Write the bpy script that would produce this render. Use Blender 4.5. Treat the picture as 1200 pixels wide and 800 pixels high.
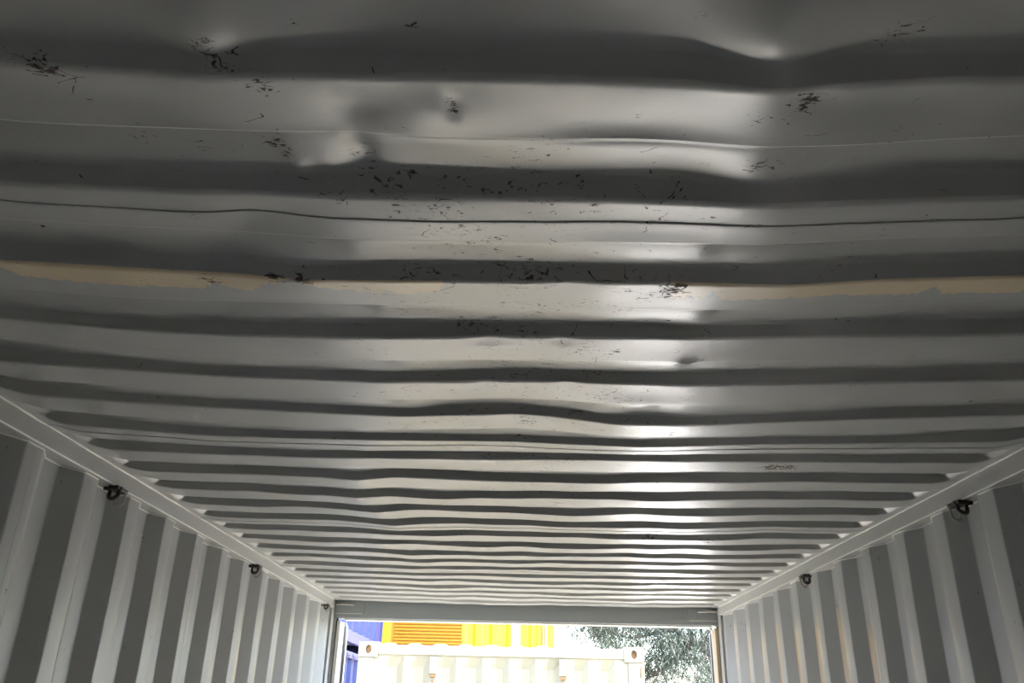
import bpy, bmesh, math, random
import numpy as np
from mathutils import Vector, Matrix

for o in list(bpy.data.objects):
    bpy.data.objects.remove(o)
SC = bpy.context.scene
COL = SC.collection

# ------------------------------------------------------------------ camera
CX, CY, CZ = -0.0315, 0.0, 1.771          # a hand-held phone inside the container
YAW, PIT, ROLL = -0.0167, 0.4209, 0.0225
fw = Vector((math.sin(YAW) * math.cos(PIT), math.cos(YAW) * math.cos(PIT), math.sin(PIT)))
rt = Vector((math.cos(YAW), -math.sin(YAW), 0))
up = rt.cross(fw)
r2 = rt * math.cos(ROLL) + up * math.sin(ROLL)
u2 = -rt * math.sin(ROLL) + up * math.cos(ROLL)
cam_data = bpy.data.cameras.new('camera')
cam = bpy.data.objects.new('camera', cam_data)
COL.objects.link(cam)
M = Matrix((r2, u2, -fw)).transposed().to_4x4()
M.translation = Vector((CX, CY, CZ))
cam.matrix_world = M
cam_data.sensor_width = 36
cam_data.lens = 36 * 967.7 / 1200
cam_data.clip_start = 0.02
SC.camera = cam

# ------------------------------------------------------------------ sky, sun, exposure
world = bpy.data.worlds.new('sky')
SC.world = world
world.use_nodes = True
nt = world.node_tree
nt.nodes.clear()
wo = nt.nodes.new('ShaderNodeOutputWorld')
wb = nt.nodes.new('ShaderNodeBackground')
ws = nt.nodes.new('ShaderNodeTexSky')
ws.sky_type = 'NISHITA'
ws.sun_disc = False
ws.sun_elevation = math.radians(72)
ws.sun_rotation = math.radians(120)
ws.air_density = 1.0
ws.dust_density = 2.5
ws.ozone_density = 1.0
wb.inputs['Strength'].default_value = 0.30
nt.links.new(ws.outputs[0], wb.inputs[0])
nt.links.new(wb.outputs[0], wo.inputs[0])

sun_data = bpy.data.lights.new('sun', 'SUN')
sun_data.energy = 5.0
sun_data.angle = math.radians(0.6)
sun_data.color = (1.0, 0.97, 0.92)
sun = bpy.data.objects.new('sun', sun_data)
COL.objects.link(sun)
sun_dir = Vector((0.28, 0.10, 1.0))      # towards the sun: nearly overhead
sun.rotation_euler = sun_dir.to_track_quat('Z', 'Y').to_euler()
sun.location = (5, 0, 14)

SC.view_settings.view_transform = 'Standard'
SC.view_settings.look = 'None'
SC.view_settings.gamma = 1
SC.view_settings.use_curve_mapping = False
SC.view_settings.exposure = 3.0
SC.cycles.max_bounces = 12
SC.cycles.diffuse_bounces = 8
SC.cycles.glossy_bounces = 5

# ------------------------------------------------------------------ small node helpers
def new_mat(name):
    m = bpy.data.materials.new(name)
    m.use_nodes = True
    n = m.node_tree.nodes
    return m, n, m.node_tree.links, n['Principled BSDF']


def ramp(n, stops):
    r = n.new('ShaderNodeValToRGB')
    e = r.color_ramp.elements
    while len(e) < len(stops):
        e.new(0.5)
    for i, (p, c) in enumerate(stops):
        e[i].position = p
        e[i].color = (c[0], c[1], c[2], 1) if hasattr(c, '__len__') else (c, c, c, 1)
    return r


def math_node(n, l, op, a, b=None, c=None):
    m = n.new('ShaderNodeMath')
    m.operation = op
    for i, v in enumerate((a, b, c)):
        if v is None:
            continue
        if isinstance(v, (int, float)):
            m.inputs[i].default_value = v
        else:
            l.new(v, m.inputs[i])
    return m.outputs[0]


def mix_col(n, l, fac, a, b):
    m = n.new('ShaderNodeMix')
    m.data_type = 'RGBA'
    for s, v in ((m.inputs[0], fac), (m.inputs[6], a), (m.inputs[7], b)):
        if hasattr(v, 'links') or hasattr(v, 'is_linked'):
            l.new(v, s)
        elif hasattr(v, '__len__'):
            s.default_value = (v[0], v[1], v[2], 1)
        else:
            s.default_value = v
    return m.outputs[2]


def noise(n, l, vec, scale, detail=4, rough=0.55, dist=0):
    t = n.new('ShaderNodeTexNoise')
    t.inputs['Scale'].default_value = scale
    t.inputs['Detail'].default_value = detail
    t.inputs['Roughness'].default_value = rough
    t.inputs['Distortion'].default_value = dist
    l.new(vec, t.inputs['Vector'])
    return t.outputs['Fac']


def mapping(n, l, scale=(1, 1, 1), rot=(0, 0, 0)):
    tc = n.new('ShaderNodeTexCoord')
    mp = n.new('ShaderNodeMapping')
    mp.inputs['Scale'].default_value = scale
    mp.inputs['Rotation'].default_value = rot
    l.new(tc.outputs['Object'], mp.inputs['Vector'])
    return mp.outputs[0]


TAN_RIB_Q = 0.9


def painted(name, col, rough=0.45, wear=0.0, rust=(0.09, 0.035, 0.015), var=0.08, bump=0.15,
            tan_rib=None, use_attr=False, spec=0.5, peelcol=(0.74, 0.60, 0.39)):
    m, n, l, b = new_mat(name)
    v = mapping(n, l)
    big = noise(n, l, v, 2.3, 5)
    c0 = mix_col(n, l, big, [x * (1 - var) for x in col], [min(1, x * (1 + var)) for x in col])
    out = c0
    rr = math_node(n, l, 'MULTIPLY_ADD', noise(n, l, v, 7, 4), 0.10, rough - 0.05)
    if use_attr:
        at = n.new('ShaderNodeAttribute')
        at.attribute_name = 'wear'
        ap = n.new('ShaderNodeAttribute')
        ap.attribute_name = 'peel_hilite'
        # old cream paint where the grey has flaked away, with a ragged edge
        e = math_node(n, l, 'SUBTRACT', noise(n, l, v, 45, 5, 0.65, 1.2), 0.5)
        pd = math_node(n, l, 'MULTIPLY_ADD', e, 0.045, ap.outputs['Fac'])
        pm = math_node(n, l, 'GREATER_THAN', pd, 0.0)
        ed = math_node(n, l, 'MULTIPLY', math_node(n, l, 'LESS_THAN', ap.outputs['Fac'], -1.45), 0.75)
        out = mix_col(n, l, ed, out, (0.82, 0.80, 0.74))  # highlight on the rib bends, put into the colour
        tan = mix_col(n, l, noise(n, l, v, 14, 4), [x * .85 for x in peelcol], [x * 1.15 for x in peelcol])
        out = mix_col(n, l, pm, out, tan)
        # scuffs, scratches and rust freckles
        v2 = mapping(n, l, (1.0, 1.7, 1.0), (0, 0, 0.35))
        n1 = noise(n, l, v2, 85, 9, 0.70, 0.8)
        n2 = noise(n, l, v, 11, 3)
        s = math_node(n, l, 'MULTIPLY_ADD', n1, 0.72, math_node(n, l, 'MULTIPLY', n2, 0.28))
        s = math_node(n, l, 'MULTIPLY_ADD', at.outputs['Fac'], 0.115, s)
        rm = ramp(n, [(0.655, 0.0), (0.685, 1.0)])
        l.new(s, rm.inputs[0])
        rc = mix_col(n, l, noise(n, l, v, 35, 2), (0.012, 0.010, 0.008), rust)
        # thin scratch lines (edges of a distorted cell pattern)
        vo = n.new('ShaderNodeTexVoronoi')
        vo.feature = 'DISTANCE_TO_EDGE'
        vo.inputs['Scale'].default_value = 9
        vv = n.new('ShaderNodeVectorMath')
        vv.operation = 'MULTIPLY_ADD'
        nz = n.new('ShaderNodeTexNoise')
        nz.inputs['Scale'].default_value = 12
        l.new(v2, nz.inputs['Vector'])
        l.new(nz.outputs['Color'], vv.inputs[0])
        vv.inputs[1].default_value = (0.16, 0.16, 0.16)
        l.new(v2, vv.inputs[2])
        l.new(vv.outputs[0], vo.inputs['Vector'])
        ln = math_node(n, l, 'LESS_THAN', vo.outputs['Distance'], 0.008)
        sel = math_node(n, l, 'GREATER_THAN', math_node(n, l, 'MULTIPLY_ADD', at.outputs['Fac'], 0.16,
                        noise(n, l, v, 19, 5, 0.7)), 0.665)
        ln = math_node(n, l, 'MULTIPLY', ln, sel)
        tot = math_node(n, l, 'MAXIMUM', rm.outputs[0], ln)
        out = mix_col(n, l, tot, out, rc)
        rr = math_node(n, l, 'MAXIMUM', rr, math_node(n, l, 'MULTIPLY', tot, 0.8))
    elif wear > 0:
        n1 = noise(n, l, v, 30, 9, 0.72, 0.4)
        n2 = noise(n, l, v, 3, 3)
        s = math_node(n, l, 'MULTIPLY_ADD', n1, 0.7, math_node(n, l, 'MULTIPLY', n2, 0.3))
        rm = ramp(n, [(0.70 - 0.1 * wear, 0.0), (0.72 - 0.1 * wear, 1.0)])
        l.new(s, rm.inputs[0])
        out = mix_col(n, l, rm.outputs[0], out, rust)
    if tan_rib is not None:
        # tan streaks on the ribs, stronger lower down and nearer the door
        tc = n.new('ShaderNodeTexCoord')
        sx = n.new('ShaderNodeSeparateXYZ')
        l.new(tc.outputs['Object'], sx.inputs[0])
        hz = n.new('ShaderNodeMapRange')
        hz.inputs['From Min'].default_value = tan_rib[1]
        hz.inputs['From Max'].default_value = tan_rib[2]
        l.new(sx.outputs['Z'], hz.inputs['Value'])
        yz = n.new('ShaderNodeMapRange')
        yz.inputs['From Min'].default_value = tan_rib[3]
        yz.inputs['From Max'].default_value = tan_rib[4]
        l.new(sx.outputs['Y'], yz.inputs['Value'])
        ap = n.new('ShaderNodeAttribute')
        ap.attribute_name = 'rib'
        q = math_node(n, l, 'MULTIPLY', hz.outputs[0], yz.outputs[0])
        q = math_node(n, l, 'MULTIPLY', q, ap.outputs['Fac'])
        vs = mapping(n, l, (1, 1, 0.12))
        q2 = math_node(n, l, 'MULTIPLY_ADD', noise(n, l, vs, 30, 5), 0.8, math_node(n, l, 'MULTIPLY', q, TAN_RIB_Q))
        rm = ramp(n, [(0.62, 0.0), (0.80, 1.0)])
        l.new(q2, rm.inputs[0])
        out = mix_col(n, l, math_node(n, l, 'MULTIPLY', rm.outputs[0], math_node(n, l, 'GREATER_THAN', q, 0.01)), out, tan_rib[0])
    l.new(out, b.inputs['Base Color'])
    l.new(rr, b.inputs['Roughness'])
    b.inputs['Specular IOR Level'].default_value = spec
    if bump:
        bp = n.new('ShaderNodeBump')
        bp.inputs['Strength'].default_value = bump
        bp.inputs['Distance'].default_value = 0.002
        hh = math_node(n, l, 'MULTIPLY_ADD', noise(n, l, v, 260, 2), 0.25,
                       math_node(n, l, 'MULTIPLY', noise(n, l, v, 18, 3), 1.0))
        l.new(hh, bp.inputs['Height'])
        l.new(bp.outputs[0], b.inputs['Normal'])
    return m


GREY = (0.45, 0.45, 0.43)
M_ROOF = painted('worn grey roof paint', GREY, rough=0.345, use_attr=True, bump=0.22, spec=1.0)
M_WALL = painted('grey wall paint', (0.40, 0.41, 0.40), rough=0.35, use_attr=True, bump=0.10, spec=0.8,
                 tan_rib=((0.66, 0.52, 0.32), 2.26, 1.98, 2.7, 3.6))
TAN_RIB_Q = 0.35
M_WALL_L = painted('grey wall paint, little rubbed', (0.40, 0.41, 0.40), rough=0.35, use_attr=True, bump=0.10,
                   tan_rib=((0.62, 0.50, 0.33), 2.26, 1.95, 2.9, 3.6))
M_RAIL = painted('grey rail paint', (0.48, 0.48, 0.46), rough=0.40, bump=0.10)
M_HEAD = painted('grey header paint', (0.40, 0.43, 0.435), rough=0.55, bump=0.10)
M_SEAL = painted('pale sealant', (0.78, 0.76, 0.70), rough=0.30, bump=0.2)
M_GASK = painted('black door gasket rubber', (0.03, 0.03, 0.03), rough=0.6, bump=0)
M_RING = painted('dark worn steel', (0.05, 0.042, 0.036), rough=0.38, wear=0.6, bump=0.1)
M_CREAM = painted('cream container paint', (0.265, 0.232, 0.145), rough=0.5, bump=0.05)
M_CHOLE = painted('rusty ochre inside of casting', (0.24, 0.12, 0.04), rough=0.7, bump=0.1)
M_BLUE = painted('blue container paint', (0.009, 0.020, 0.095), rough=0.5, bump=0.05)
M_BLUEL = painted('faded pale blue rail paint', (0.045, 0.052, 0.16), rough=0.5, bump=0.05)
M_YEL = painted('yellow container paint', (0.42, 0.285, 0.004), rough=0.5, bump=0.05)
M_ORA = painted('orange yellow louvre paint', (0.42, 0.185, 0.008), rough=0.5, bump=0.05)
M_DARK = painted('shadowed black steel', (0.03, 0.03, 0.03), rough=0.6, bump=0)
M_BARK = painted('grey brown bark', (0.055, 0.043, 0.033), rough=0.85, bump=0.4)
M_LEAF = painted('grey green needle foliage', (0.018, 0.030, 0.016), rough=0.6, bump=0)
M_GROUND = painted('pale compacted gravel', (0.46, 0.445, 0.41), rough=0.9, bump=0.4)


def plywood():
    m, n, l, b = new_mat('worn plywood floor')
    v = mapping(n, l, (9, 0.8, 1))
    g = noise(n, l, v, 6, 8, 0.6, 0.3)
    c = mix_col(n, l, g, (0.065, 0.057, 0.034), (0.13, 0.112, 0.072))
    v2 = mapping(n, l)
    d = noise(n, l, v2, 3, 5)
    l.new(mix_col(n, l, d, c, (0.10, 0.095, 0.075)), b.inputs['Base Color'])
    b.inputs['Roughness'].default_value = 0.6
    return m


M_PLY = plywood()


# ------------------------------------------------------------------ object helpers
def link_mesh(name, verts, faces, mat, parent=None, smooth=False, attrs=None):
    me = bpy.data.meshes.new(name)
    me.from_pydata([tuple(v) for v in verts], [], [tuple(f) for f in faces])
    if attrs:
        for k, a in attrs.items():
            at = me.attributes.new(k, 'FLOAT', 'POINT')
            at.data.foreach_set('value', np.asarray(a, dtype=np.float32))
    me.materials.append(mat)
    if smooth:
        me.polygons.foreach_set('use_smooth', [True] * len(me.polygons))
    me.update()
    o = bpy.data.objects.new(name, me)
    COL.objects.link(o)
    if parent is not None:
        o.parent = parent
        o.matrix_parent_inverse = Matrix.Translation(-parent.location)
    return o


def from_bm(name, bm, mat, parent=None, smooth=False):
    me = bpy.data.meshes.new(name)
    bm.normal_update()
    bm.to_mesh(me)
    bm.free()
    me.materials.append(mat)
    if smooth:
        me.polygons.foreach_set('use_smooth', [True] * len(me.polygons))
    o = bpy.data.objects.new(name, me)
    COL.objects.link(o)
    if parent is not None:
        o.parent = parent
        o.matrix_parent_inverse = Matrix.Translation(-parent.location)
    return o


def add_box(bm, a, b, bevel=0.0, rz=0.0, pivot=None):
    cx, cy, cz = [(a[i] + b[i]) / 2 for i in range(3)]
    r = bmesh.ops.create_cube(bm, size=1.0)
    vs = r['verts']
    bmesh.ops.scale(bm, vec=[abs(b[i] - a[i]) for i in range(3)], verts=vs)
    bmesh.ops.translate(bm, vec=(cx, cy, cz), verts=vs)
    if bevel:
        es = list({e for v in vs for e in v.link_edges})
        r2_ = bmesh.ops.bevel(bm, geom=es, offset=bevel, segments=2, affect='EDGES', profile=0.5)
        vs = list({v for f in r2_['faces'] for v in f.verts} | {v for v in vs if v.is_valid})
    if rz:
        p = Vector(pivot or (cx, cy, cz))
        bmesh.ops.rotate(bm, cent=p, matrix=Matrix.Rotation(rz, 3, 'Z'), verts=vs)
    return vs


def box(name, a, b, mat, parent=None, bevel=0.0, rz=0.0, pivot=None):
    bm = bmesh.new()
    add_box(bm, a, b, bevel, rz, pivot)
    return from_bm(name, bm, mat, parent)


def tube_geo(pts, rads, n=10):
    pts = [Vector(p) for p in pts]
    vs, fs = [], []
    prev = None
    for i, p in enumerate(pts):
        t = (pts[min(i + 1, len(pts) - 1)] - pts[max(i - 1, 0)]).normalized()
        if prev is None:
            ref = Vector((0, 0, 1)) if abs(t.z) < 0.9 else Vector((1, 0, 0))
            s = t.cross(ref).normalized()
        else:
            s = (prev - t * prev.dot(t)).normalized()
        prev = s
        q = t.cross(s)
        r = rads[i] if hasattr(rads, '__len__') else rads
        for k in range(n):
            a = 2 * math.pi * k / n
            vs.append(p + (s * math.cos(a) + q * math.sin(a)) * r)
    for i in range(len(pts) - 1):
        for k in range(n):
            fs.append((i * n + k, i * n + (k + 1) % n, (i + 1) * n + (k + 1) % n, (i + 1) * n + k))
    fs.append(tuple(reversed(range(n))))
    fs.append(tuple((len(pts) - 1) * n + k for k in range(n)))
    return vs, fs


def tube(name, pts, rads, mat, parent=None, n=10):
    v, f = tube_geo(pts, rads, n)
    return link_mesh(name, v, f, mat, parent, smooth=True)


def join_geo(parts):
    V, F = [], []
    for v, f in parts:
        b = len(V)
        V += list(v)
        F += [tuple(i + b for i in q) for q in f]
    return V, F


def thing(name, label, cat, loc=(0, 0, 0), group=None):
    o = bpy.data.objects.new(name, None)
    COL.objects.link(o)
    o.location = loc
    o.empty_display_size = 0.2
    o['label'] = label
    o['category'] = cat
    if group:
        o['group'] = group
    return o


def tag(o, label, cat, group=None):
    o['label'] = label
    o['category'] = cat
    if group:
        o['group'] = group
    return o


def struct(o, label=None, cat=None):
    o['kind'] = 'structure'
    if label:
        o['label'] = label
    if cat:
        o['category'] = cat
    return o


def struct_root(name, label, cat, loc=(0, 0, 0)):
    o = bpy.data.objects.new(name, None)
    COL.objects.link(o)
    o.location = loc
    return struct(o, label, cat)


# ------------------------------------------------------------------ the dented corrugated roof
# heights (x, z) of the bends of the near corrugations, taken along each bend
MEASURED = {
    'B1': [(-0.5,2.2885),(-0.384,2.2808),(-0.327,2.2778),(-0.195,2.2767),(-0.098,2.2796),(-0.002,2.2775),(0.102,2.2742),(0.212,2.2672),(0.267,2.273),(0.338,2.2793),(0.397,2.2801)],
    'E1': [(-0.565,2.304),(-0.434,2.299),(-0.304,2.2956),(-0.218,2.2968),(-0.122,2.2909),(-0.026,2.2892),(0.122,2.2882),(0.2,2.2832),(0.281,2.2864),(0.375,2.2951),(0.46,2.3005)],
    'U1': [(-0.495,2.2997),(-0.381,2.2957),(-0.297,2.2897),(-0.194,2.292),(0.101,2.2912),(0.198,2.2821),(0.265,2.2934),(0.394,2.2989)],
    'B2': [(-0.625,2.3043),(-0.479,2.299),(-0.334,2.295),(-0.238,2.2937),(-0.048,2.2949),(0.141,2.29),(0.221,2.2868),(0.319,2.2922),(0.423,2.2988),(0.518,2.3025)],
    'E2': [(-0.691,2.3208),(-0.487,2.3103),(-0.259,2.2979),(0.16,2.2985),(0.258,2.2977),(0.433,2.3114),(0.579,2.3162)],
    'U2': [(-0.622,2.3213),(-0.476,2.3142),(-0.313,2.311),(-0.238,2.3121),(-0.048,2.3116),(0.14,2.3099),(0.219,2.2988),(0.279,2.3046),(0.386,2.3193),(0.516,2.3269)],
    'B3': [(-0.751,2.3205),(-0.602,2.3129),(-0.484,2.3076),(-0.337,2.2962),(-0.05,2.299),(0.179,2.3015),(0.321,2.2987),(0.465,2.3114),(0.637,2.3188)],
    'E3': [(-0.815,2.3315),(-0.619,2.3176),(-0.365,2.3134),(-0.051,2.3116),(0.23,2.3108),(0.511,2.3266),(0.699,2.3368)],
    'U3': [(-0.749,2.3422),(-0.601,2.3338),(-0.452,2.3163),(-0.336,2.309),(-0.221,2.3135),(-0.05,2.315),(0.178,2.3168),(0.291,2.3154),(0.463,2.3286),(0.634,2.3379)],
    'B4': [(-0.876,2.3343),(-0.699,2.3183),(-0.526,2.31),(-0.254,2.3073),(-0.052,2.3144),(0.218,2.3153),(0.487,2.3244),(0.756,2.3319)],
    'U4': [(-0.87,2.343),(-0.696,2.3308),(-0.593,2.3265),(-0.321,2.3236),(-0.052,2.3304),(0.15,2.3316),(0.23,2.3278),(0.417,2.3362),(0.753,2.3523)],
    'B5': [(-0.999,2.3419),(-0.798,2.3326),(-0.599,2.3209),(-0.286,2.3139),(-0.053,2.3205),(0.256,2.3176),(0.564,2.328),(0.873,2.3384)],
    'U5': [(-0.997,2.3626),(-0.796,2.349),(-0.597,2.3322),(-0.285,2.3235),(-0.208,2.329),(-0.053,2.3359),(0.216,2.3323),(0.485,2.3428),(0.869,2.3562)],
    'B6': [(-1.069,2.3533),(-0.897,2.3432),(-0.672,2.3331),(-0.406,2.323),(-0.274,2.3189),(-0.055,2.3293),(0.032,2.3244),(0.163,2.3084),(0.293,2.3108),(0.554,2.3246),(0.99,2.3462)],
    'U6': [(-1.076,2.3755),(-0.893,2.3561),(-0.67,2.3441),(-0.404,2.3331),(-0.273,2.328),(-0.186,2.3407),(-0.055,2.3458),(0.075,2.3343),(0.162,2.3175),(0.231,2.316),(0.465,2.3321),(0.726,2.3505),(0.986,2.3597)],
    'B7': [(-1.095,2.3562),(-0.744,2.3358),(-0.399,2.3319),(-0.057,2.334),(0.235,2.3262),(0.526,2.3386),(1.069,2.3545)],
    'U7': [(-1.072,2.3718),(-0.741,2.3499),(-0.398,2.3429),(-0.057,2.346),(0.233,2.3321),(0.427,2.3427),(0.814,2.3598),(1.067,2.3745)],
    'B8': [(-1.081,2.3587),(-0.599,2.3485),(-0.059,2.3518),(1.098,2.3642)],
    'U8': [(-1.09,2.3759),(-0.598,2.3624),(-0.059,2.3656),(0.584,2.3729),(1.095,2.3801)],
}
PEEL_A = [(-0.768, 0.0292), (-0.741, 0.0475), (-0.704, 0.0481), (-0.595, 0.0528), (-0.49, 0.0505), (-0.466, 0.0319), (-0.447, 0.0409), (-0.422, 0.0465), (-0.37, 0.0113), (-0.344, 0.0022), (-0.335, 0.0159), (-0.288, 0.0406), (-0.282, 0.0303), (-0.236, 0.0503), (-0.228, 0.0372), (-0.205, 0.0472), (-0.15, 0.0336), (-0.141, 0.0011)]
PEEL_B = [(0.162, 0.0002), (0.176, 0.0475), (0.217, 0.0453), (0.224, 0.0242), (0.248, 0.051), (0.427, 0.0515), (0.529, 0.0537), (0.532, 0.0267), (0.56, 0.0551), (0.67, 0.0601)]

PITCH = 0.209
Y6 = 1.607                       # where the sixth rib's far wall meets the lower flat
HR = 2.374                       # roof level along the side rails
Y_FRONT, Y_DOOR = -6.70, 5.30
RW = 1.176                       # half width between the rails
rng = np.random.RandomState(7)


def smooth1(a, s):
    if s < 0.6:
        return a
    k = np.arange(-int(4 * s), int(4 * s) + 1)
    g = np.exp(-k * k / (2 * s * s))
    g /= g.sum()
    return np.convolve(np.pad(a, len(k) // 2, mode='edge'), g, mode='valid')


def table_curve(name, X, dx):
    t = MEASURED[name]
    xs = [q[0] for q in t]
    zs = [q[1] for q in t]
    edge = HR + (0.018 if name[0] == 'U' else 0)
    if xs[0] > -1.1:
        xs = [-1.15] + xs
        zs = [edge] + zs
    if xs[-1] < 1.1:
        xs = xs + [1.15]
        zs = zs + [edge]
    G = np.arange(-1.24, 1.2401, 0.004)
    return np.interp(X, G, smooth1(np.interp(G, xs, zs), 0.014 / 0.004))


def fnoise(X, seed, amp, f0):
    r = np.random.RandomState(seed)
    out = np.zeros_like(X)
    for i in range(5):
        f = f0 * (1.6 ** i)
        out += amp / (1.35 ** i) * np.sin(X * f * 2 * math.pi + r.rand() * 6.28) * (0.4 + r.rand())
    return out


def kink(X, x0, w, a):
    # a sharp crease: two flats meeting in a line
    return a * np.clip(1 - np.abs(X - x0) / w, 0, 1)


def flat_level(k, X, dx):
    """height of the lower flat at bend B_k"""
    if 1 <= k <= 8:
        return table_curve('B%d' % k, X, dx)
    if k < 1:
        return table_curve('B1', X, dx) + 0.004 * fnoise(X, 50 + k, 1, 0.6) * np.clip(1.1 - np.abs(X), 0, 1)
    w = max(0.0, 1 - (k - 8) / 6.0)
    z8 = table_curve('B8', X, dx)
    far = HR - 0.016 * np.clip(1 - (X / 1.15) ** 2, 0, 1) * (1 if k < 16 else 0.7)
    edge = np.clip((1.16 - np.abs(X)) / 0.35, 0, 1)
    d = fnoise(X, 90 + k, 0.0026, 0.7) * edge
    d += kink(X, -0.50 + 0.03 * math.sin(k * 1.7), 0.10, -0.008 if k in (9, 10, 11, 12, 15) else -0.002)
    d += kink(X, 0.12 + 0.09 * math.sin(k * 2.3), 0.22, -0.006 if k in (9, 11, 14) else 0.001)
    if k == 10:
        d += kink(X, -0.25, 0.30, -0.010)
    return w * z8 + (1 - w) * far + d


def build_roof():
    ceiling = struct_root('ceiling', 'dented grey corrugated steel roof seen from inside', 'ceiling', (0, 2.3, HR))
    seams = [Y_FRONT, -1.264, -0.219, 0.826, 1.871, 2.916, 3.961, Y_DOOR + 0.02]
    # outline of the flaked strip: how far it reaches from the bend, along x
    pa, pb = PEEL_A, PEEL_B

    def peel_w(X):
        w = np.full_like(X, -0.02)
        for t in (pa, pb):
            xs = [q[0] for q in t]
            m = (X >= xs[0]) & (X <= xs[-1])
            w = np.where(m, np.interp(X, xs, [q[1] * 1.2 for q in t]), w)
        w = np.where(X < pa[0][0], 0.025, w)
        w = np.where(X > pb[-1][0], 0.058, w)
        return w

    marks = [(-0.101, .612, 1.6, .006), (-0.306, .533, 1.4, .028), (-0.298, .550, 1.5, .02), (-0.464, .572, 1.3, .03),
             (-0.273, .586, 1.4, .02), (0.271, .516, 1.0, .03), (0.222, .592, 1.6, .022), (0.325, .654, 1.1, .02),
             (-0.291, .696, 1.3, .016), (-.29, .72, 1.2, .014), (-0.201, .716, 1.0, .03), (0.174, 1.0, 1.5, .03), (0.205, .707, 1.2, .03),
             (-.46, .79, 1.1, .02), (-.24, .79, 1.2, .03), (-0.37, .985, 1.8, .02), (-0.335, 0.985, 1.8, .02), (-.47, 1.01, 1.5, .02),
             (.243, 1.316, 1.4, .02), (-.068, 1.34, 1.1, .04), (0.275, 1.67, 1.1, .05), (-.019, 1.66, 1.2, .04),
             (.655, 2.08, 2.0, .04), (.62, 2.08, 1.6, .05), (.433, 3.06, 1.4, .05), (.664, 3.121, 1.5, .06),
             (-.1, .85, .8, .05), (.03, .8, .8, .05), (-.22, 1.37, .8, .05), (.2, 1.33, .9, .05)]
    ztab = {}
    for si in range(len(seams) - 1):
        ya, yb = seams[si], seams[si + 1]
        dx = 0.005 if si in (2, 3) else (0.01 if si > 1 else 0.03)
        X = np.arange(-1.07, 1.0701, dx)
        ends = np.arange(1.08, 1.165, 0.003)
        X = np.concatenate([[-1.215, -1.19], -ends[::-1], X, ends, [1.19, 1.215]])
        # ---- rows: list of (y, z array, peel array)
        rows = []

        def lvl(k):
            return flat_level(k, X, dx)

        k0 = int(math.floor((ya - Y6) / PITCH)) + 6 - 1
        k1 = int(math.ceil((yb - Y6) / PITCH)) + 6 + 1
        for k in range(k0, k1 + 1):
            yB = Y6 + (k - 6) * PITCH
            zB = lvl(k)
            zN = lvl(k + 1)
            yE = yB + 0.105
            if 'E%d' % k in MEASURED:
                zE = table_curve('E%d' % k, X, dx)
            else:
                zE = 0.55 * zB + 0.45 * zN
                if k < 1:
                    zE = zB + 0.006
            yU = yB + PITCH - 0.0135
            if 'U%d' % (k + 1) in MEASURED:
                zU = table_curve('U%d' % (k + 1), X, dx)
                zU = np.maximum(zU, zN + 0.012)
            else:
                zU = zN + 0.020
            # ends of the pressed rib slope down to the rails
            cap = np.clip((1.144 - np.abs(X)) / 0.036, 0, 1)
            cap = 0.6 * cap + 0.4 * cap * cap * (3 - 2 * cap)
            capS, capU = cap, cap
            near_end = np.clip((np.abs(X) - 0.85) / 0.22, 0, 1)
            # hammered middle part of the rib: its near edge has been pushed flat
            xl, xr, s_in = DENT.get(k, (-0.6, 0.6, 0.004))
            inn = 1 / (1 + np.exp(-(X - xl) / 0.008)) * 1 / (1 + np.exp((X - xr) / 0.008))
            step = 0.012 * (1 - inn) + s_in * inn
            step = step * (1 - near_end) + 0.025 * near_end
            zS = zE + step
            e_cap = 0.55 * zE + 0.45 * zN
            zS = e_cap * (1 - capS) + zS * capS
            zU = zU + 0.004 * near_end
            zUc = zN * (1 - capU) + zU * capU
            # lower flat, slightly bellied, with paint-flake distance
            NP = -np.ones_like(X)
            ED = -2 * np.ones_like(X)     # edge highlight painted along the bend
            pw = peel_w(X) if k == 3 else NP
            belly = fnoise(X, 200 + k, 0.0012, 1.1) * np.clip(1.1 - np.abs(X), 0, 1)
            nfl = 7
            for j in range(nfl):
                t = j / (nfl - 1)
                y = yB + (yE - 0.003 - yB) * t
                z = zB + (zE - zB) * t + belly * math.sin(math.pi * t)
                rows.append((y, z, (pw - (y - yB)) if k == 3 else NP))
            # rounded bend up into the rib
            rows.append((yE - 0.0016, zE, NP))
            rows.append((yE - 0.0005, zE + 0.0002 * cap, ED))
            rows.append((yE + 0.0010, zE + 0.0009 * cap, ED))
            rows.append((yE + 0.0024, zE + 0.0026 * cap * np.minimum(1, step / 0.004), NP))
            rows.append((yE + 0.0070, zS - 0.0004 * cap * (step / 0.02), NP))
            # upper flat
            b2 = fnoise(X, 300 + k, 0.0014, 0.9) * cap
            nup = 7
            for j in range(nup):
                t = j / (nup - 1)
                y = yE + 0.0100 + (yU - 0.004 - yE - 0.0100) * t
                z = zS + (zUc - zS) * t ** 1.0 + b2 * math.sin(math.pi * t)
                rows.append((y, z, NP))
            rows.append((yU - 0.001, zUc - 0.0006 * cap, NP))
            rows.append((yU + 0.0015, zUc - 0.0030 * cap, NP))
            rows.append((yU + 0.0125, zN + 0.0012 * cap, NP))
        ys = np.array([r[0] for r in rows])
        keep = [i for i in range(len(rows)) if ya + 0.006 < ys[i] < yb + 0.010]

        def interp_row(y):
            i = int(np.searchsorted(ys, y)) - 1
            t = (y - ys[i]) / max(1e-9, ys[i + 1] - ys[i])
            return rows[i][1] * (1 - t) + rows[i + 1][1] * t

        # every sheet lies 2 mm under the sheet before it, its cut edge shows as a line
        off = -0.0022 * 0
        z0 = interp_row(ya)
        wob = fnoise(X, 400 + si, 0.0016, 0.8)
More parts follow.
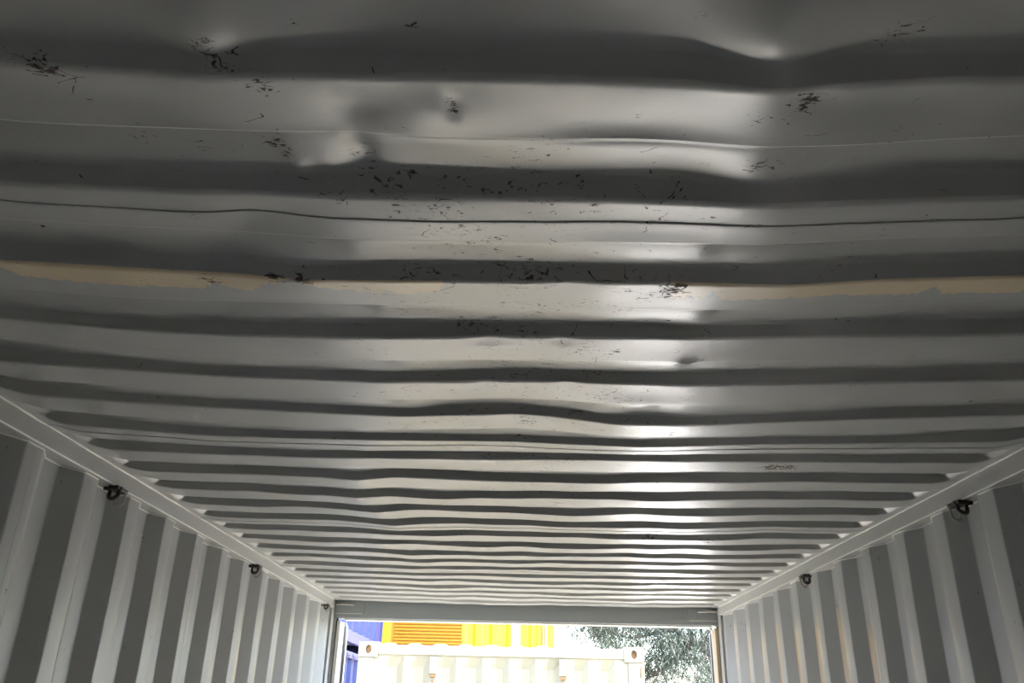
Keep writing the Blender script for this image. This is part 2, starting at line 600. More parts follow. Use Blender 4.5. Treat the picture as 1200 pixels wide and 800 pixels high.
        grid = [(ya + wob, z0 + 0.0006, None), (ya + wob, z0 - 0.0012, None), (ya + wob + 0.0006, z0 - 0.0013, None), (ya + wob + 0.0035, z0 - 0.0013, None)]
        for i in keep:
            y, z, pl = rows[i]
            f = math.exp(-max(0, y - ya) / 0.05) * 0.0013
            yy = np.maximum(np.full_like(X, y), ya + wob + 0.0038)
            grid.append((yy, z - f, pl))
        V, AP, AW = [], [], []
        if si < len(seams) - 2:
            zl = interp_row(yb + 0.014)
            grid.append((np.full_like(X, yb + 0.014) + 0 * wob, zl - 0.0004, None))
            grid.append((np.full_like(X, yb + 0.03), interp_row(yb + 0.03) + 0.004, None))
        for yy, z, pl in grid:
            z = z.copy()
            yv = yy if hasattr(yy, '__len__') else np.full_like(X, yy)
            for (dxc, dyc, amp, sx, sy) in DIMPLES:
                z += amp * np.exp(-((X - dxc) / sx) ** 2 - ((yv - dyc) / sy) ** 2)
            d = 0.10 + 0.55 * np.exp(-(X / 0.33) ** 2) * np.clip((yv - 0.55) / 0.2, 0, 1) * np.clip((3.6 - yv) / 1.6, 0, 1)
            for (mx, my, am, ms) in marks:
                d = np.maximum(d, am * np.exp(-((X - mx) ** 2 + (yv - my) ** 2) / (ms * ms)))
            V.append(np.stack([X, yv, z], 1))
            AW.append(d)
            AP.append(pl if pl is not None else -np.ones_like(X))
        nx, ny = len(X), len(V)
        V = np.concatenate(V)
        F = []
        for j in range(ny - 1):
            b = j * nx
            F += [(b + i, b + nx + i, b + nx + i + 1, b + i + 1) for i in range(nx - 1)]
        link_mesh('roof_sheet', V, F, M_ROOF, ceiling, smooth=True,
                  attrs={'wear': np.concatenate(AW), 'peel_hilite': np.concatenate(AP)})
    return ceiling


# near-edge pressing of the ribs: rib -> (left x, right x, step left at the near edge)
DENT = {0: (-0.6, 0.6, 0.002), 1: (-0.292, 0.225, 0.0035), 2: (-0.262, 0.205, 0.0035), 3: (-0.26, 0.245, 0.0035),
        4: (-0.26, 0.245, 0.0035), 5: (-0.28, 0.22, 0.0035), 6: (-0.42, 0.25, 0.003), 7: (-0.45, 0.5, 0.003),
        8: (-0.5, 0.45, 0.003), 9: (-0.55, 0.5, 0.003), 10: (-0.5, 0.5, 0.003), 11: (-0.5, 0.45, 0.003)}
# dents pushed through the sheet: x, y, height, radius x, radius y
DIMPLES = [(-0.101, 0.612, 0.006, 0.007, 0.007), (-0.13, 0.625, -0.005, 0.05, 0.03), (-0.19, 0.62, 0.007, 0.035, 0.022),
           (-0.31, 0.515, -0.012, 0.03, 0.05), (-0.40, 0.62, 0.006, 0.06, 0.03), (0.07, 0.64, 0.006, 0.07, 0.03),
           (0.30, 0.60, 0.006, 0.08, 0.03), (0.17, 0.52, -0.010, 0.04, 0.05),
           (-0.205, 0.71, 0.004, 0.014, 0.04), (-0.25, 0.72, -0.004, 0.03, 0.03), (-0.28, 0.74, -0.003, 0.012, 0.03), (-0.60, 0.66, 0.004, 0.05, 0.02), (-0.50, 0.61, 0.004, 0.07, 0.03), (0.44, 0.62, 0.005, 0.05, 0.03), (0.05, 1.42, 0.004, 0.02, 0.012), (-0.10, 1.41, 0.004, 0.02, 0.012), (-0.03, 1.64, 0.004, 0.05, 0.015), (0.222, 0.585, 0.006, 0.02, 0.015),
           (-0.35, 0.83, 0.006, 0.05, 0.04), (-0.42, 0.93, 0.008, 0.05, 0.04), (0.03, 0.995, 0.004, 0.03, 0.008),
           (0.243, 1.30, -0.006, 0.015, 0.01), (-0.09, 1.205, 0.004, 0.03, 0.01), (0.03, 1.21, 0.004, 0.02, 0.01),
           (-0.24, 2.20, 0.008, 0.10, 0.03), (0.20, 1.57, 0.007, 0.06, 0.03)]
build_roof()

# ------------------------------------------------------------------ corrugated side walls
W_IN, W_OUT = 1.186, 1.222       # inner and outer flats
RAIL_Z0, RAIL_Z1 = 2.3245, 2.3835


def wall(side):
    name = 'wall_left' if side < 0 else 'wall_right'
    root = struct_root(name, 'grey corrugated steel side wall %s' % ('left of the opening' if side < 0 else 'right of the opening'),
                       'wall', (side * 1.2, 2.3, 0))
    crease0 = 1.915 if side < 0 else 2.187
    P = 0.278
    prof = []                    # (y, depth outwards, rib flag)
    k0 = int(math.floor((Y_FRONT - crease0) / P)) - 1
    k1 = int(math.ceil((Y_DOOR - crease0) / P)) + 1
    rnd = random.Random(3 + side)
    for k in range(k0, k1 + 1):
        y = crease0 + k * P
        r = 0.004
        prof += [(y - 0.072 + r, 0, 0), (y - 0.036, 0, 0), (y - r, 0, 0), (y - r * .3, 0.0006, 0), (y + r, 0.004, 0.3), (y + 0.068 - r, 0.033, .6), (y + 0.068, 0.0353, 1),
                 (y + 0.068 + r, 0.036, 1), (y + 0.103, 0.036, 1), (y + 0.138 - r, 0.036, 1), (y + 0.138 + .3 * r, 0.0353, .7), (y + 0.138 + r, 0.034, 0),
                 (y + 0.206 - r, 0.002, 0), (y + 0.206, 0.0003, 0)]
    prof.sort()
    ys_ = [q[0] for q in prof]
    ds_ = [q[1] for q in prof]
    fs_ = [q[2] for q in prof]
    seam0 = crease0 - 0.030 if side < 0 else crease0 + 3 * P - 0.022
    seams = [seam0 + j * 4 * P for j in range(-4, 5)]
    seams = [Y_FRONT] + [s for s in seams if Y_FRONT + 0.2 < s < 5.1] + [5.235]
    zs = [0.02, 0.6, 1.2, 1.5, 1.7, 1.9, 2.05, 2.15, 2.2, 2.22, 2.24, 2.26, 2.28, 2.30, 2.3265]
    for a, b in zip(seams[:-1], seams[1:]):
        pts = [(a, np.interp(a, ys_, ds_) + 0.0032, 0), (a + 0.0003, np.interp(a, ys_, ds_) + .0002, 0), (a + 0.0008, np.interp(a, ys_, ds_), 0), (a + 0.0030, np.interp(a + .003, ys_, ds_), 0)]
        pts += [q for q in prof if a + 0.004 < q[0] < b - 0.002]
        pts += [(b - 0.001, np.interp(b - .001, ys_, ds_), 0), (b + 0.010, np.interp(b + .01, ys_, ds_) + 0.0024, 0)]
        V, A, WA = [], [], []
        for zz in zs:
            for (y, d, f) in pts:
                w = 0.0015 * math.sin(zz * 3.1 + y * 2.3) + 0.001 * math.sin(zz * 9 + y * 7)
                V.append((side * (W_IN + d + w), y, zz))
                A.append(f)
                wv = 0.15
                if side > 0:
                    for my, mz, am, ms in ((5.03, 2.285, 2.6, .035), (4.985, 2.245, 2.2, .03), (4.85, 2.24, 1.3, .04)):
                        wv = max(wv, am * math.exp(-((y - my) ** 2 + (zz - mz) ** 2) / ms ** 2))
                WA.append(wv)
        n = len(pts)
        F = []
        for j in range(len(zs) - 1):
            for i in range(n - 1):
                q = (j * n + i, j * n + i + 1, (j + 1) * n + i + 1, (j + 1) * n + i)
                F.append(q if side < 0 else q[::-1])
        o = link_mesh('wall_sheet', V, F, M_WALL if side > 0 else M_WALL_L, root, smooth=True,
                      attrs={'rib': A, 'wear': WA, 'peel_hilite': [-1.0] * len(V)})
    # welded and caulked joint that follows the corrugation under the rail
    pl = [(side * (W_IN + d - 0.002), y, RAIL_Z0 - 0.0015) for (y, d, f) in prof if Y_FRONT < y < 5.2]
    v, f = tube_geo(pl, [0.0022 + 0.0006 * rnd.random() for _ in pl], 6)
    o = link_mesh('caulk_bead', v, f, M_SEAL, root, smooth=True)
    o['label'] = 'pale zigzag bead of sealant under the rail'
    return root


wall(-1)
wall(1)


def rail(side, idx):
    bm = bmesh.new()
    add_box(bm, (side * 1.170, Y_FRONT - 0.1, RAIL_Z0), (side * 1.235, Y_DOOR + 0.0, RAIL_Z1), 0.005)
    o = from_bm('trim_%d' % idx, bm, M_RAIL)
    struct(o, 'grey square steel top rail above the %s corrugated wall' % ('left' if side < 0 else 'right'), 'rail')
    # sealant along the roof edge and a pale bead painting the arris highlight below
    r = random.Random(5 + side)
    pts = [(side * 1.1695, y, HR - 0.0012 + 0.0008 * r.uniform(-1, 1)) for y in np.arange(Y_FRONT, Y_DOOR - 0.01, 0.03)]
    s = tube('sealant_bead', pts, [0.0022 + 0.0010 * r.random() for _ in pts], M_SEAL, o, 6)
    s['label'] = 'thin pale sealant line between roof and rail'
    pts = [(side * 1.1712, y, RAIL_Z0 + 0.0012) for y in np.arange(Y_FRONT, Y_DOOR - 0.02, 0.05)]
    s = tube('hilite_bead', pts, [0.0018 + 0.0006 * r.random() for _ in pts], M_SEAL, o, 6)
    return o


rail(-1, 1)
rail(1, 2)

# back wall, floor
def back_wall():
    root = struct_root('wall_back', 'grey corrugated steel front end wall behind the camera', 'wall', (0, Y_FRONT, 0))
    V, F = [], []
    prof = []
    x = -1.25
    while x < 1.25:
        prof += [(x, 0), (x + .11, 0), (x + .128, -.045), (x + .232, -.045)]
        x += .25
    for z in (0, 2.42):
        V += [(q[0], Y_FRONT + q[1], z) for q in prof]
    n = len(prof)
    F = [(i, n + i, n + i + 1, i + 1) for i in range(n - 1)]
    link_mesh('wall_sheet', V, F, M_RAIL, root)


back_wall()
fl = struct_root('floor', 'plywood floor boards of the container', 'floor', (0, 2.3, 0))
y = Y_FRONT
while y < 5.40:
    y2 = min(y + 1.2, 5.42)
    for i in range(4):
        xa = -1.19 + i * 0.595
        box('floor_board', (xa + .0015, y + .0015, -0.028), (xa + 0.5935, y2 - .0015, 0), M_PLY, fl)
    y = y2

# ------------------------------------------------------------------ door end: header, posts, sill
YH = 5.30
hd = box('trim_3', (-1.235, YH, 2.272), (1.235, YH + 0.10, 2.46), M_HEAD, bevel=0.003)
struct(hd, 'grey steel door header beam across the top of the opening', 'beam')
lip = box('header_lip', (-1.113, YH + 0.02, 2.263), (1.139, YH + 0.10, 2.2719), M_SEAL, hd, bevel=0.002)
lip['label'] = 'pale lip under the header'
for s in (-1, 1):
    g = box('gusset_plate', (s * 0.99, YH - 0.006, 2.300), (s * 1.168, YH - 0.0001, 2.368), M_HEAD, hd, bevel=0.001)
    b1 = tube('bent_rod', [(s * 1.165, YH - 0.02, 2.347), (s * 1.12, YH - 0.03, 2.349), (s * 1.05, YH - 0.03, 2.345)], 0.0045, M_SEAL, hd, 8)
    b2 = box('weld_edge', (s * 1.0, YH - 0.010, 2.296), (s * 1.165, YH - 0.0001, 2.300), M_SEAL, hd)


def post(side, idx):
    root = struct_root('trim_%d' % idx, 'grey steel corner post at the %s side of the opening' % ('left' if side < 0 else 'right'), 'post', (side * 1.18, YH, 0))
    # inner plate, step and outer leg of the corner post
    box('inner_plate', (side * 1.172, 5.225, 0.0), (side * 1.235, YH - .0005, 2.3240), M_RAIL, root, bevel=0.003)
    J = 1.130 if side < 0 else 1.151
    box('post_web', (side * (J + .027), YH, 0.0), (side * 1.235, YH + 0.10, 2.2715), M_RAIL, root, bevel=0.003)
    box('post_groove', (side * (J + .0215), YH + 0.02, 0.0), (side * (J + .0265), YH + 0.05, 2.2700), M_GASK, root)
    box('post_jamb', (side * J, YH + 0.002, 0.0), (side * (J + .021), YH + 0.115, 2.2560), M_SEAL if side < 0 else M_TAN, root, bevel=0.003)


M_TAN = painted('rubbed tan primer', (0.62, 0.50, 0.33), rough=0.6, wear=0.5, bump=0.1)
post(-1, 4)
post(1, 5)
sill = box('trim_6', (-1.13, 5.43, -0.15), (1.13, 5.50, -0.002), M_HEAD, bevel=0.004)
struct(sill, 'grey steel door sill at the foot of the opening', 'sill')


def door_leaf(side, idx):
    root = struct_root('door_%d' % idx, 'opened steel door leaf outside the %s post' % ('left' if side < 0 else 'right'), 'door', (side * 1.135, 5.50, 0))
    ang = math.radians(13.5) * (1 if side < 0 else -1)
    piv = (side * 1.135, 5.46, 0)
    XI = 1.111 if side < 0 else 1.147
    xo = side * (XI + .045)
    xi = side * XI
    box('door_frame', (xi, 5.46, 0.02), (xo, 5.53, 2.245), M_RAIL, root, bevel=0.012, rz=ang, pivot=piv)
    box('door_frame', (xi, 6.56, 0.02), (xo, 6.62, 2.245), M_RAIL, root, bevel=0.006, rz=ang, pivot=piv)
    # corrugated leaf skin
    V, F = [], []
    nz = 0
    zz = 0.06
    prof = []
    while zz < 2.2:
        prof += [(zz, 0.008), (zz + .16, 0.008), (zz + .20, 0.034), (zz + .38, 0.034), (zz + .42, 0.008)]
        zz += .43
    R = Matrix.Rotation(ang, 3, 'Z')
    for yy in (5.53, 6.56):
        for (z, d) in prof:
            p = Vector((xi + side * d, yy, z)) - Vector(piv)
            V.append(R @ p + Vector(piv))
    n = len(prof)
    F = [(i, n + i, n + i + 1, i + 1) for i in range(n - 1)]
    link_mesh('door_skin', V, F, M_RAIL, root)
    # rubber seal folded round the leaf edge
    pts = []
    for (yy, z) in [(5.445, 0.02), (5.445, 1.0), (5.445, 2.0), (5.447, 2.235), (5.47, 2.25), (5.6, 2.252), (6.0, 2.252), (6.6, 2.252)]:
        p = Vector((xi + side * 0.015, yy, z)) - Vector(piv)
        pts.append(R @ p + Vector(piv))
    tube('door_gasket', pts, 0.009, M_GASK, root, 8)
    pts = [R @ (Vector((xi + side * 0.02, yy, z)) - Vector(piv)) + Vector(piv) for yy, z in [(5.44, 0.02), (5.44, 1.0), (5.44, 2.225), (5.455, 2.245), (5.6, 2.25)]]
    for k in range(4):
        z = 0.3 + k * 0.6
        tube('hinge', [(side * 1.185, 5.43, z), (side * 1.185, 5.43, z + .12)], 0.014, M_RAIL, root, 10)
    return root


door_leaf(-1, 1)
door_leaf(1, 2)

# ------------------------------------------------------------------ lashing rings under the rails
def lashing_ring(side, y, label, s=1.0):
    zt = RAIL_Z0 + 0.001
    x = side * 1.160
    root = thing('lashing_ring', label, 'lashing ring', (x, y, zt), 'lashing rings welded under the top rails')
    box('mounting_plate', (x - 0.001 * side, y - 0.055, zt - 0.012), (x + side * 0.028, y + 0.012, zt), M_RING, root, bevel=0.002)
    # the near half: a thick bar bent down from the plate; the far half: the U itself
    for nm, dy, dr in (('ring_bar', -0.040, 0.0075), ('ring_loop', 0.0, 0.0048)):
        pts = []
        w = 0.016 * s
        dpt = (0.046 if dy < 0 else 0.060) * s
        pts.append((x + side * (0.014 + 0.030), y + dy, zt - 0.006))
        pts.append((x + side * (0.014 + w), y + dy, zt - 0.010))
        for k in range(9):
            a = math.pi * k / 8
            pts.append((x + side * (0.014 + w * math.cos(a)), y + dy - 0.006 * math.sin(a), zt - dpt + w - w * math.sin(a)))
        pts.append((x + side * (0.014 - w), y + dy, zt - 0.012))
        pts.append((x + side * (0.014 - w * 0.9), y + dy + .012, zt - 0.003))
        v, f = tube_geo(pts, dr * s, 8)
        o = link_mesh(nm, v, f, M_RING if nm == 'ring_bar' else M_RIM, root, smooth=True)
    return root


M_RIM = painted('rubbed bright steel', (0.50, 0.47, 0.42), rough=0.3, wear=0.7, bump=0.1)  # ring loops: rim light from the door put into the rubbed steel's colour
for side, y, lb in ((-1, 2.315, 'dark steel lashing ring nearest the camera under the left top rail'),
                    (-1, 3.67, 'dark steel lashing ring halfway along the left top rail'),
                    (-1, 5.10, 'small lashing ring at the far end of the left top rail by the opening'),
                    (1, 2.30, 'dark steel lashing ring nearest the camera under the right top rail'),
                    (1, 3.64, 'dark steel lashing ring halfway along the right top rail')):
    lashing_ring(side, y, lb, 0.8 if y < 5 else 0.6)

# ------------------------------------------------------------------ yard outside
gm = link_mesh('ground', [(-40, -20, -0.15), (40, -20, -0.15), (40, 60, -0.15), (-40, 60, -0.15)], [(0, 1, 2, 3)], M_GROUND)
struct(gm, 'pale gravel yard outside the container', 'ground')


def casting(name, x, y, z, s, face, mat, parent):
    """corner casting: a block whose outward face has an oval hole; face = 'y-' or 'x+' """
    w, h, d = s
    n = 16
    V, F = [], []

    def P(u, v, t):              # u across, v up, t inwards
        if face == 'y-':
            return (x + u, y + t, z + v)
        return (x - t, y + u, z + v)
    rect, oval = [], []
    for k in range(n):
        a = 2 * math.pi * k / n
        c, s_ = math.cos(a), math.sin(a)
        m = max(abs(c), abs(s_))
        rect.append((w / 2 + w / 2 * c / m, h / 2 + h / 2 * s_ / m))
        oval.append((w / 2 + w * 0.15 * c, h / 2 + h * 0.29 * s_))
    for lst, t in ((rect, 0), (oval, 0), (oval, 0.03)):
        V += [P(u, v, t) for u, v in lst]
    V += [P(u, v, d) for u, v in rect]
    for k in range(n):
        j = (k + 1) % n
        F.append((k, j, n + j, n + k))
        F.append((n + k, n + j, 2 * n + j, 2 * n + k))
        F.append((k, 3 * n + k, 3 * n + j, j))
    F.append(tuple(3 * n + k for k in range(n)))
    o = link_mesh(name, V, F, mat, parent)
    V2 = [P(u, v, 0.0299) for u, v in oval]
    link_mesh('casting_hole', V2, [tuple(range(n))], M_CHOLE, o)
    return o


def wave_panel(name, org, udir, zdir_h, width, ndir, pitch, depth, mat, parent, flat=0.33, cap=0.06, x0=0.0):
    """vertical corrugation on a plane: recess follows a trapezoid across, closed by slopes at top and bottom"""
    org, udir, ndir = Vector(org), Vector(udir), Vector(ndir)
    us = [(0, 0)]
    u = x0
    sl = (1 - 2 * flat) / 2 * pitch
    while u < width - pitch * 0.98:
        us += [(u + flat * pitch / 2, 0), (u + flat * pitch / 2 + sl, 1), (u + flat * pitch / 2 + sl + flat * pitch, 1),
               (u + flat * pitch / 2 + 2 * sl + flat * pitch, 0)]
        u += pitch
    us.append((width, 0))
    H = zdir_h
    zs = [(0, 0), (cap, 1), (H * .5, 1), (H - cap, 1), (H, 0)]
    V, F = [], []
    for (zz, c) in zs:
        for (uu, d) in us:
            V.append(org + udir * uu + Vector((0, 0, zz)) - ndir * (depth * d * c))
    n = len(us)
    for j in range(len(zs) - 1):
        F += [(j * n + i, j * n + i + 1, (j + 1) * n + i + 1, (j + 1) * n + i) for i in range(n - 1)]
    return link_mesh(name, V, F, mat, parent)


def container(name, label, cat, a, b, mat, rail_mat=None, end_pitch=0.216, side_pitch=0.278, end_x0=0.0, group=None,
              end=True, rail_h=0.12, post_w=0.13, end_mat=None):
    x0, y0, z0 = a
    x1, y1, z1 = b
    root = thing(name, label, cat, ((x0 + x1) / 2, (y0 + y1) / 2, z0), group)
    rm = rail_mat or mat
    ch = 0.118
    for xx in (x0, x1):
        for yy in (y0, y1):
            xa, xb = (xx, xx + post_w) if xx == x0 else (xx - post_w, xx)
            ya, yb = (yy, yy + 0.10) if yy == y0 else (yy - 0.10, yy)
            box('corner_post', (xa, ya + .004, z0 + ch), (xb, yb - .004, z1 - ch), mat, root, bevel=0.006)
    for zz in (z0, z1 - ch):
        for xx in (x0, x1):
            xa = xx if xx == x0 else xx - 0.162
            casting('corner_casting', xa, y0 - 0.004, zz, (0.162, ch, 0.17), 'y-', mat, root)
            box('corner_casting', (xa, y1 - 0.17, zz), (xa + 0.162, y1, zz + ch), mat, root, bevel=0.006)
    dz = 0.022
    # header and sill rails
    for (za, zb) in ((z0 + 0.01, z0 + 0.01 + rail_h), (z1 - dz - rail_h * .62, z1 - dz)):
        box('end_rail', (x0 + .162, y0 + .004, za), (x1 - .162, y0 + .07, zb), rm, root, bevel=0.004)
        box('end_rail', (x0 + .162, y1 - .07, za), (x1 - .162, y1 - .004, zb), rm, root, bevel=0.004)
    for (za, zb) in ((z0 + 0.02, z0 + 0.02 + rail_h * 1.25), (z1 - dz - 0.07, z1 - dz)):
        box('side_rail', (x0 + .004, y0 + .17, za), (x0 + .065, y1 - .17, zb), rm, root, bevel=0.004)
        box('side_rail', (x1 - .065, y0 + .17, za), (x1 - .004, y1 - .17, zb), rm, root, bevel=0.004)
    zb0, zb1 = z0 + 0.02 + rail_h * 1.25, z1 - dz - 0.07
    L = y1 - y0 - 0.2
    wave_panel('side_panel', (x1 - .014, y0 + .10, zb0), (0, 1, 0), zb1 - zb0, L, (1, 0, 0), side_pitch, side_pitch * 0.22, mat, root, flat=0.36, cap=0.015)
    wave_panel('side_panel', (x0 + .014, y1 - .10, zb0), (0, -1, 0), zb1 - zb0, L, (-1, 0, 0), side_pitch, 0.045, mat, root, cap=0.015)
    ez0, ez1 = z0 + 0.01 + rail_h, z1 - dz - rail_h * .62
    if end:
        wave_panel('end_panel', (x0 + post_w, y0 + .016, ez0), (1, 0, 0), ez1 - ez0, x1 - x0 - 2 * post_w, (0, -1, 0), end_pitch, 0.032,
                   mat, root, flat=0.26, cap=0.09, x0=end_x0)
    wave_panel('end_panel', (x1 - post_w, y1 - .016, ez0), (-1, 0, 0), ez1 - ez0, x1 - x0 - 2 * post_w, (0, 1, 0), end_pitch, 0.045,
               mat, root, flat=0.30, cap=0.07)
    # pressed roof with raised ribs
    V, F = [], []
    xs = []
    x = x0 + 0.18
    while x < x1 - 0.36:
        xs += [(x, 0), (x + .035, 1), (x + .10, 1), (x + .135, 0)]
        x += 0.21
    xs = [(x0 + .02, 0)] + xs + [(x1 - .02, 0)]
    yy = [(y0 + .03, 0), (y0 + .05, 1), (y1 - .05, 1), (y1 - .03, 0)]
    for (yv, c) in yy:
        V += [(xv, yv, z1 - dz + .001 + 0.016 * d * c) for xv, d in xs]
    n = len(xs)
    for j in range(3):
        F += [(j * n + i, j * n + i + 1, (j + 1) * n + i + 1, (j + 1) * n + i) for i in range(n - 1)]
    link_mesh('roof_panel', V, F, mat, root)
    V = [(x0 + .06, y0 + .06, z0 + .12), (x1 - .06, y0 + .06, z0 + .12), (x1 - .06, y1 - .06, z0 + .12), (x0 + .06, y1 - .06, z0 + .12)]
    link_mesh('underframe', V, [(0, 3, 2, 1)], M_DARK, root)
    return root


# cream container opposite the opening
WX0, WX1, WY = -1.352, 0.982, 7.2
WZ1 = 2.272
wc = container('cargo_container', 'cream container standing alone in front, right opposite the opening', 'shipping container',
               (WX0, WY, -0.15), (WX1, WY + 2.99, WZ1), M_CREAM, end_pitch=0.2155, end_x0=0.055, group='shipping containers in the yard')
for px in (-0.735, 0.320):
    pl = box('door_tag_plate', (px - 0.030, WY - .006, 2.035), (px + 0.030, WY + .020, 2.165), M_CREAM, wc, bevel=0.006)
    box('plate_foot', (px - 0.020, WY - .004, 2.012), (px + 0.020, WY + .016, 2.033), M_CHOLE, pl, bevel=0.003)
    tube('plate_bolt', [(px, WY - .004, 1.985), (px, WY + .03, 1.985)], 0.008, M_CHOLE, pl, 8)
sl = box('post_slot', (0.950, WY - .0045, 2.040), (0.958, WY + .01, 2.12), M_CHOLE, wc)
sl['label'] = 'narrow ochre slot in the corner post'

# blue containers stacked on the left
bl = container('cargo_container', 'lower blue container of the stack at the left, below a dark gap', 'shipping container',
               (-4.43, 6.30, -0.15), (-1.98, 12.36, 2.385), M_BLUE, rail_mat=M_BLUEL, side_pitch=0.40, group='shipping containers in the yard')
for k in range(16):
    if k == 3:
        continue
    yy = 6.7 + k * 0.36
    pd = box('rail_pad', (-1.986, yy, 2.315), (-1.972, yy + 0.17, 2.345), M_BLUEL, bl, bevel=0.004)
bu = container('cargo_container', 'upper blue container stacked at the left, seen above the dark gap', 'shipping container',
               (-4.43, 6.30, 2.440), (-1.98, 12.36, 4.97), M_BLUE, rail_mat=M_BLUEL, side_pitch=0.42, rail_h=0.10,
               group='shipping containers in the yard')
for yy in (6.30, 12.24):
    for xx in (-4.40, -2.12):
        box('twist_lock', (xx, yy + .02, 2.3855), (xx + .10, yy + .10, 2.4395), M_DARK, bu)

# yellow containers behind
yl = container('cargo_container', 'plain yellow container at the bottom of the yellow stack behind the cream one', 'shipping container',
               (-2.06, 12.75, -0.15), (0.47, 18.8, 2.43), M_YEL, group='shipping containers in the yard')
YX0, YX1, YY0 = -2.06, 0.47, 12.75
yu = container('equipment_container', 'upper yellow container with an orange louvre panel, behind the cream container', 'shipping container',
               (YX0, YY0, 2.43), (YX1, YY0 + 6.05, 5.0), M_YEL, group='shipping containers in the yard', end=False, rail_h=0.09, end_mat=M_ORA)


def pxX(px, Y=YY0):              # only used to lay the panel widths out
    return (px - 592) * Y * 0.95 / 967.7


lx0, lx1 = YX0 + .125, -0.88
box('louvre_frame', (lx0, YY0 + .03, 2.53), (lx1, YY0 + .07, 4.93), M_ORA, yu)
zz = 2.60
while zz < 4.85:
    bm = bmesh.new()
    vs = add_box(bm, (lx0 + .06, YY0 + .0, zz), (lx1 - .01, YY0 + .035, zz + .022), 0)
    bmesh.ops.rotate(bm, cent=((lx0 + lx1) / 2, YY0 + .018, zz + .01), matrix=Matrix.Rotation(math.radians(28), 3, 'X'), verts=bm.verts)
    from_bm('slat', bm, M_ORA, yu)
    zz += 0.046
wave_panel('end_panel', (lx1, YY0 + .012, 2.53), (1, 0, 0), 2.4, 0.72, (0, -1, 0), 0.24, 0.03, M_YEL, yu, flat=.3)
box('white_strip', (-0.155, YY0 - .004, 2.53), (-0.03, YY0 + .03, 4.93), M_SEAL, yu, bevel=.006)['label'] = 'white vertical strip'
wave_panel('end_panel', (-0.03, YY0 + .012, 2.53), (1, 0, 0), 2.4, 0.38, (0, -1, 0), 0.19, 0.03, M_YEL, yu, flat=.3)
tube('lock_rod', [(0.352, YY0 - .02, 2.5), (0.352, YY0 - .02, 4.9)], 0.016, M_SEAL, yu, 8)
tube('lock_rod', [(0.31, YY0 - .01, 2.5), (0.31, YY0 - .01, 4.9)], 0.012, M_RIM, yu, 8)
box('orange_edge', (0.385, YY0 - .006, 2.55), (0.468, YY0 + .03, 4.88), M_ORA, yu, bevel=.004)['label'] = 'orange right edge post'

# ------------------------------------------------------------------ trees
def limb(pts, r0, r1, n=8):
    m = len(pts)
    fine, rr = [], []
    P = [Vector(p) for p in pts]
    for i in range(m - 1):
        p0, p1, p2, p3 = P[max(i - 1, 0)], P[i], P[i + 1], P[min(i + 2, m - 1)]
        for k in range(5):
            t = k / 5
            q = 0.5 * ((2 * p1) + (-p0 + p2) * t + (2 * p0 - 5 * p1 + 4 * p2 - p3) * t * t + (-p0 + 3 * p1 - 3 * p2 + p3) * t ** 3)
            fine.append(q)
            rr.append(r0 + (r1 - r0) * ((i + t) / (m - 1)))
    fine.append(P[-1])
    rr.append(r1)
    return tube_geo(fine, rr, n), fine


def tree(root, trunk, branches, clusters, seed, density=1.0):
    rd = random.Random(seed)
    g, _ = limb(*trunk)
    link_mesh('trunk', g[0], g[1], M_BARK, root, smooth=True)
    twigs = []
    tips = []
    for br in branches:
        g, fine = limb(*br)
        link_mesh('branch', g[0], g[1], M_BARK, root, smooth=True)
        for k in range(len(fine)):
            if k < 3 or (br[1] > 0.06 and k % 3):
                continue
            for q in range(3):
                d = Vector((rd.uniform(-1, 1), rd.uniform(-1, 1), rd.uniform(-.3, .9))).normalized()
                Lh = rd.uniform(0.3, 0.65)
                mid = fine[k] + d * Lh * .5 + Vector((0, 0, .06))
                end = fine[k] + d * Lh + Vector((0, 0, -.12))
                twigs.append(tube_geo([fine[k], mid, end], [0.011, 0.007, 0.003], 4))
                tips += [mid, end]
    if twigs:
        V, F = join_geo(twigs)
        o = link_mesh('twigs', V, F, M_BARK, root)
        o['kind'] = 'stuff'
    centres = [(t, 0.20) for t in tips]
    for (c, rad, n) in clusters:
        for _ in range(int(n * density * 0.5)):
            d = Vector((rd.gauss(0, 1), rd.gauss(0, 1), rd.gauss(0, 1)))
            d = d.normalized() * rd.random() ** 0.45
            centres.append((Vector(c) + Vector((d.x * rad[0], d.y * rad[1], d.z * rad[2])), rd.uniform(.10, .2)))
    V, F = [], []
    for c, s in centres:
        lean = Vector((rd.uniform(-.5, .5), rd.uniform(-.5, .5), 0))
        for _ in range(26):
            a = c + Vector((rd.gauss(0, s * .42), rd.gauss(0, s * .42), rd.gauss(0, s * .5)))
            Lh = rd.uniform(0.08, 0.22)
            d = (Vector((rd.uniform(-.8, .8), rd.uniform(-.8, .8), rd.uniform(-1.2, -.1))) + lean).normalized()
            wv = d.cross(Vector((rd.uniform(-1, 1), rd.uniform(-1, 1), rd.uniform(-1, 1)))).normalized() * rd.uniform(.003, .0065)
            b = len(V)
            m = a + d * Lh * .5 + Vector((0, 0, .01))
            V += [a - wv * .6, a + wv * .6, m + wv, m - wv, a + d * Lh - Vector((0, 0, .02))]
            F += [(b, b + 1, b + 2, b + 3), (b + 3, b + 2, b + 4)]
    o = link_mesh('foliage', V, F, M_LEAF, root)
    o['kind'] = 'stuff'


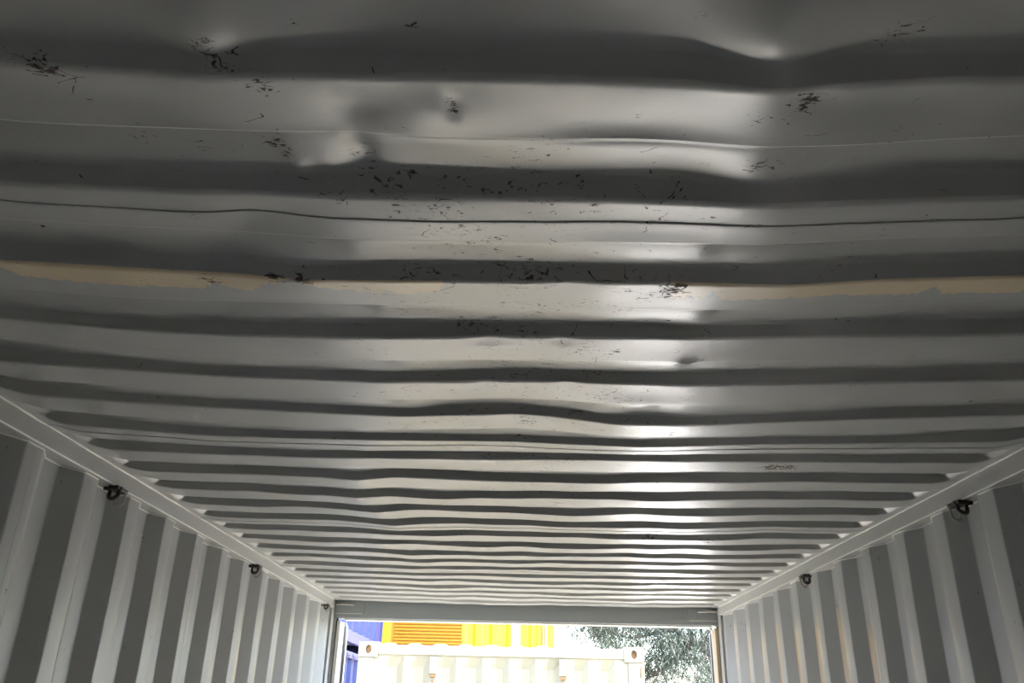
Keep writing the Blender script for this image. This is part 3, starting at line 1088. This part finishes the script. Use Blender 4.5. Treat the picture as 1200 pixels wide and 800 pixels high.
t1 = thing('casuarina_tree', 'tall grey green needle tree with drooping branches behind the cream container', 'tree', (3.6, 13.6, -0.15))
tree(t1, ([(3.65, 13.6, -.15), (3.55, 13.5, 1.2), (3.45, 13.4, 2.4), (3.7, 13.7, 4.5), (3.5, 13.9, 7.0), (3.6, 14, 9.0)], .22, .05, 12),
     [([(3.5, 13.4, 1.9), (3.1, 13.1, 2.28), (2.77, 13.0, 2.60), (2.45, 13, 2.80), (2.15, 13, 3.03), (1.75, 13, 3.4), (1.5, 13.1, 3.9)], .065, .02, 8),
      ([(3.5, 13.5, 2.7), (2.95, 13.2, 2.72), (2.55, 13.05, 2.72), (2.38, 13, 2.60), (2.20, 13, 2.45), (1.98, 13, 2.33), (1.75, 13, 2.18)], .045, .012, 8),
      ([(2.3, 13.0, 2.93), (1.95, 13, 2.86), (1.6, 13, 2.80), (1.25, 12.9, 2.88), (1.0, 12.9, 2.97), (.8, 12.9, 2.99)], .020, .006, 6),
      ([(3.5, 13.7, 3.6), (2.8, 13.8, 4.1), (2.2, 13.9, 4.4), (1.6, 14, 4.9)], .06, .02, 8),
      ([(3.6, 13.8, 4.6), (4.4, 13.6, 5.2), (5.3, 13.6, 5.6)], .06, .02, 8),
      ([(3.5, 13.6, 3.2), (4.2, 13.3, 3.5), (5.1, 13.2, 3.6)], .05, .02, 8),
      ([(3.5, 13.8, 6.0), (2.8, 14.2, 6.7), (2.1, 14.4, 7.2)], .05, .02, 8)],
     [((1.3, 14.2, 2.90), (.5, .4, .2), 34), ((1.85, 14.2, 2.75), (.32, .3, .36), 30), ((.98, 13.2, 3.10), (.34, .3, .18), 20),
      ((2.3, 14.3, 3.22), (.6, .4, .12), 24), ((2.35, 14.2, 2.22), (.32, .3, .22), 20), ((1.75, 13.7, 3.2), (.95, .5, .25), 28),
      ((3.0, 13.9, 2.1), (.3, .3, .35), 20), ((1.55, 13.4, 2.2), (.25, .4, .25), 18), ((2.4, 14.2, 4.6), (1.4, 1.2, .8), 150),
      ((4.2, 14, 5.0), (1.6, 1.3, 1.0), 150), ((3.4, 14, 7.0), (1.4, 1.3, 1.4), 160), ((4.6, 13.8, 3.4), (1.1, .9, .7), 80)], 11)
t2 = thing('casuarina_tree', 'smaller rounder green tree low at the right edge of the opening', 'tree', (3.9, 16.5, -0.15))
tree(t2, ([(3.9, 16.5, -.15), (3.85, 16.5, 1.0), (3.8, 16.4, 2.0), (3.85, 16.4, 2.9)], .10, .03, 8),
     [([(3.85, 16.5, 1.2), (3.4, 16.3, 1.9), (3.2, 16.3, 2.4)], .04, .012, 6), ([(3.85, 16.5, 1.5), (4.3, 16.3, 2.1), (4.5, 16.3, 2.6)], .04, .012, 6)],
     [((3.75, 16.4, 2.2), (.75, .7, .75), 170)], 23)
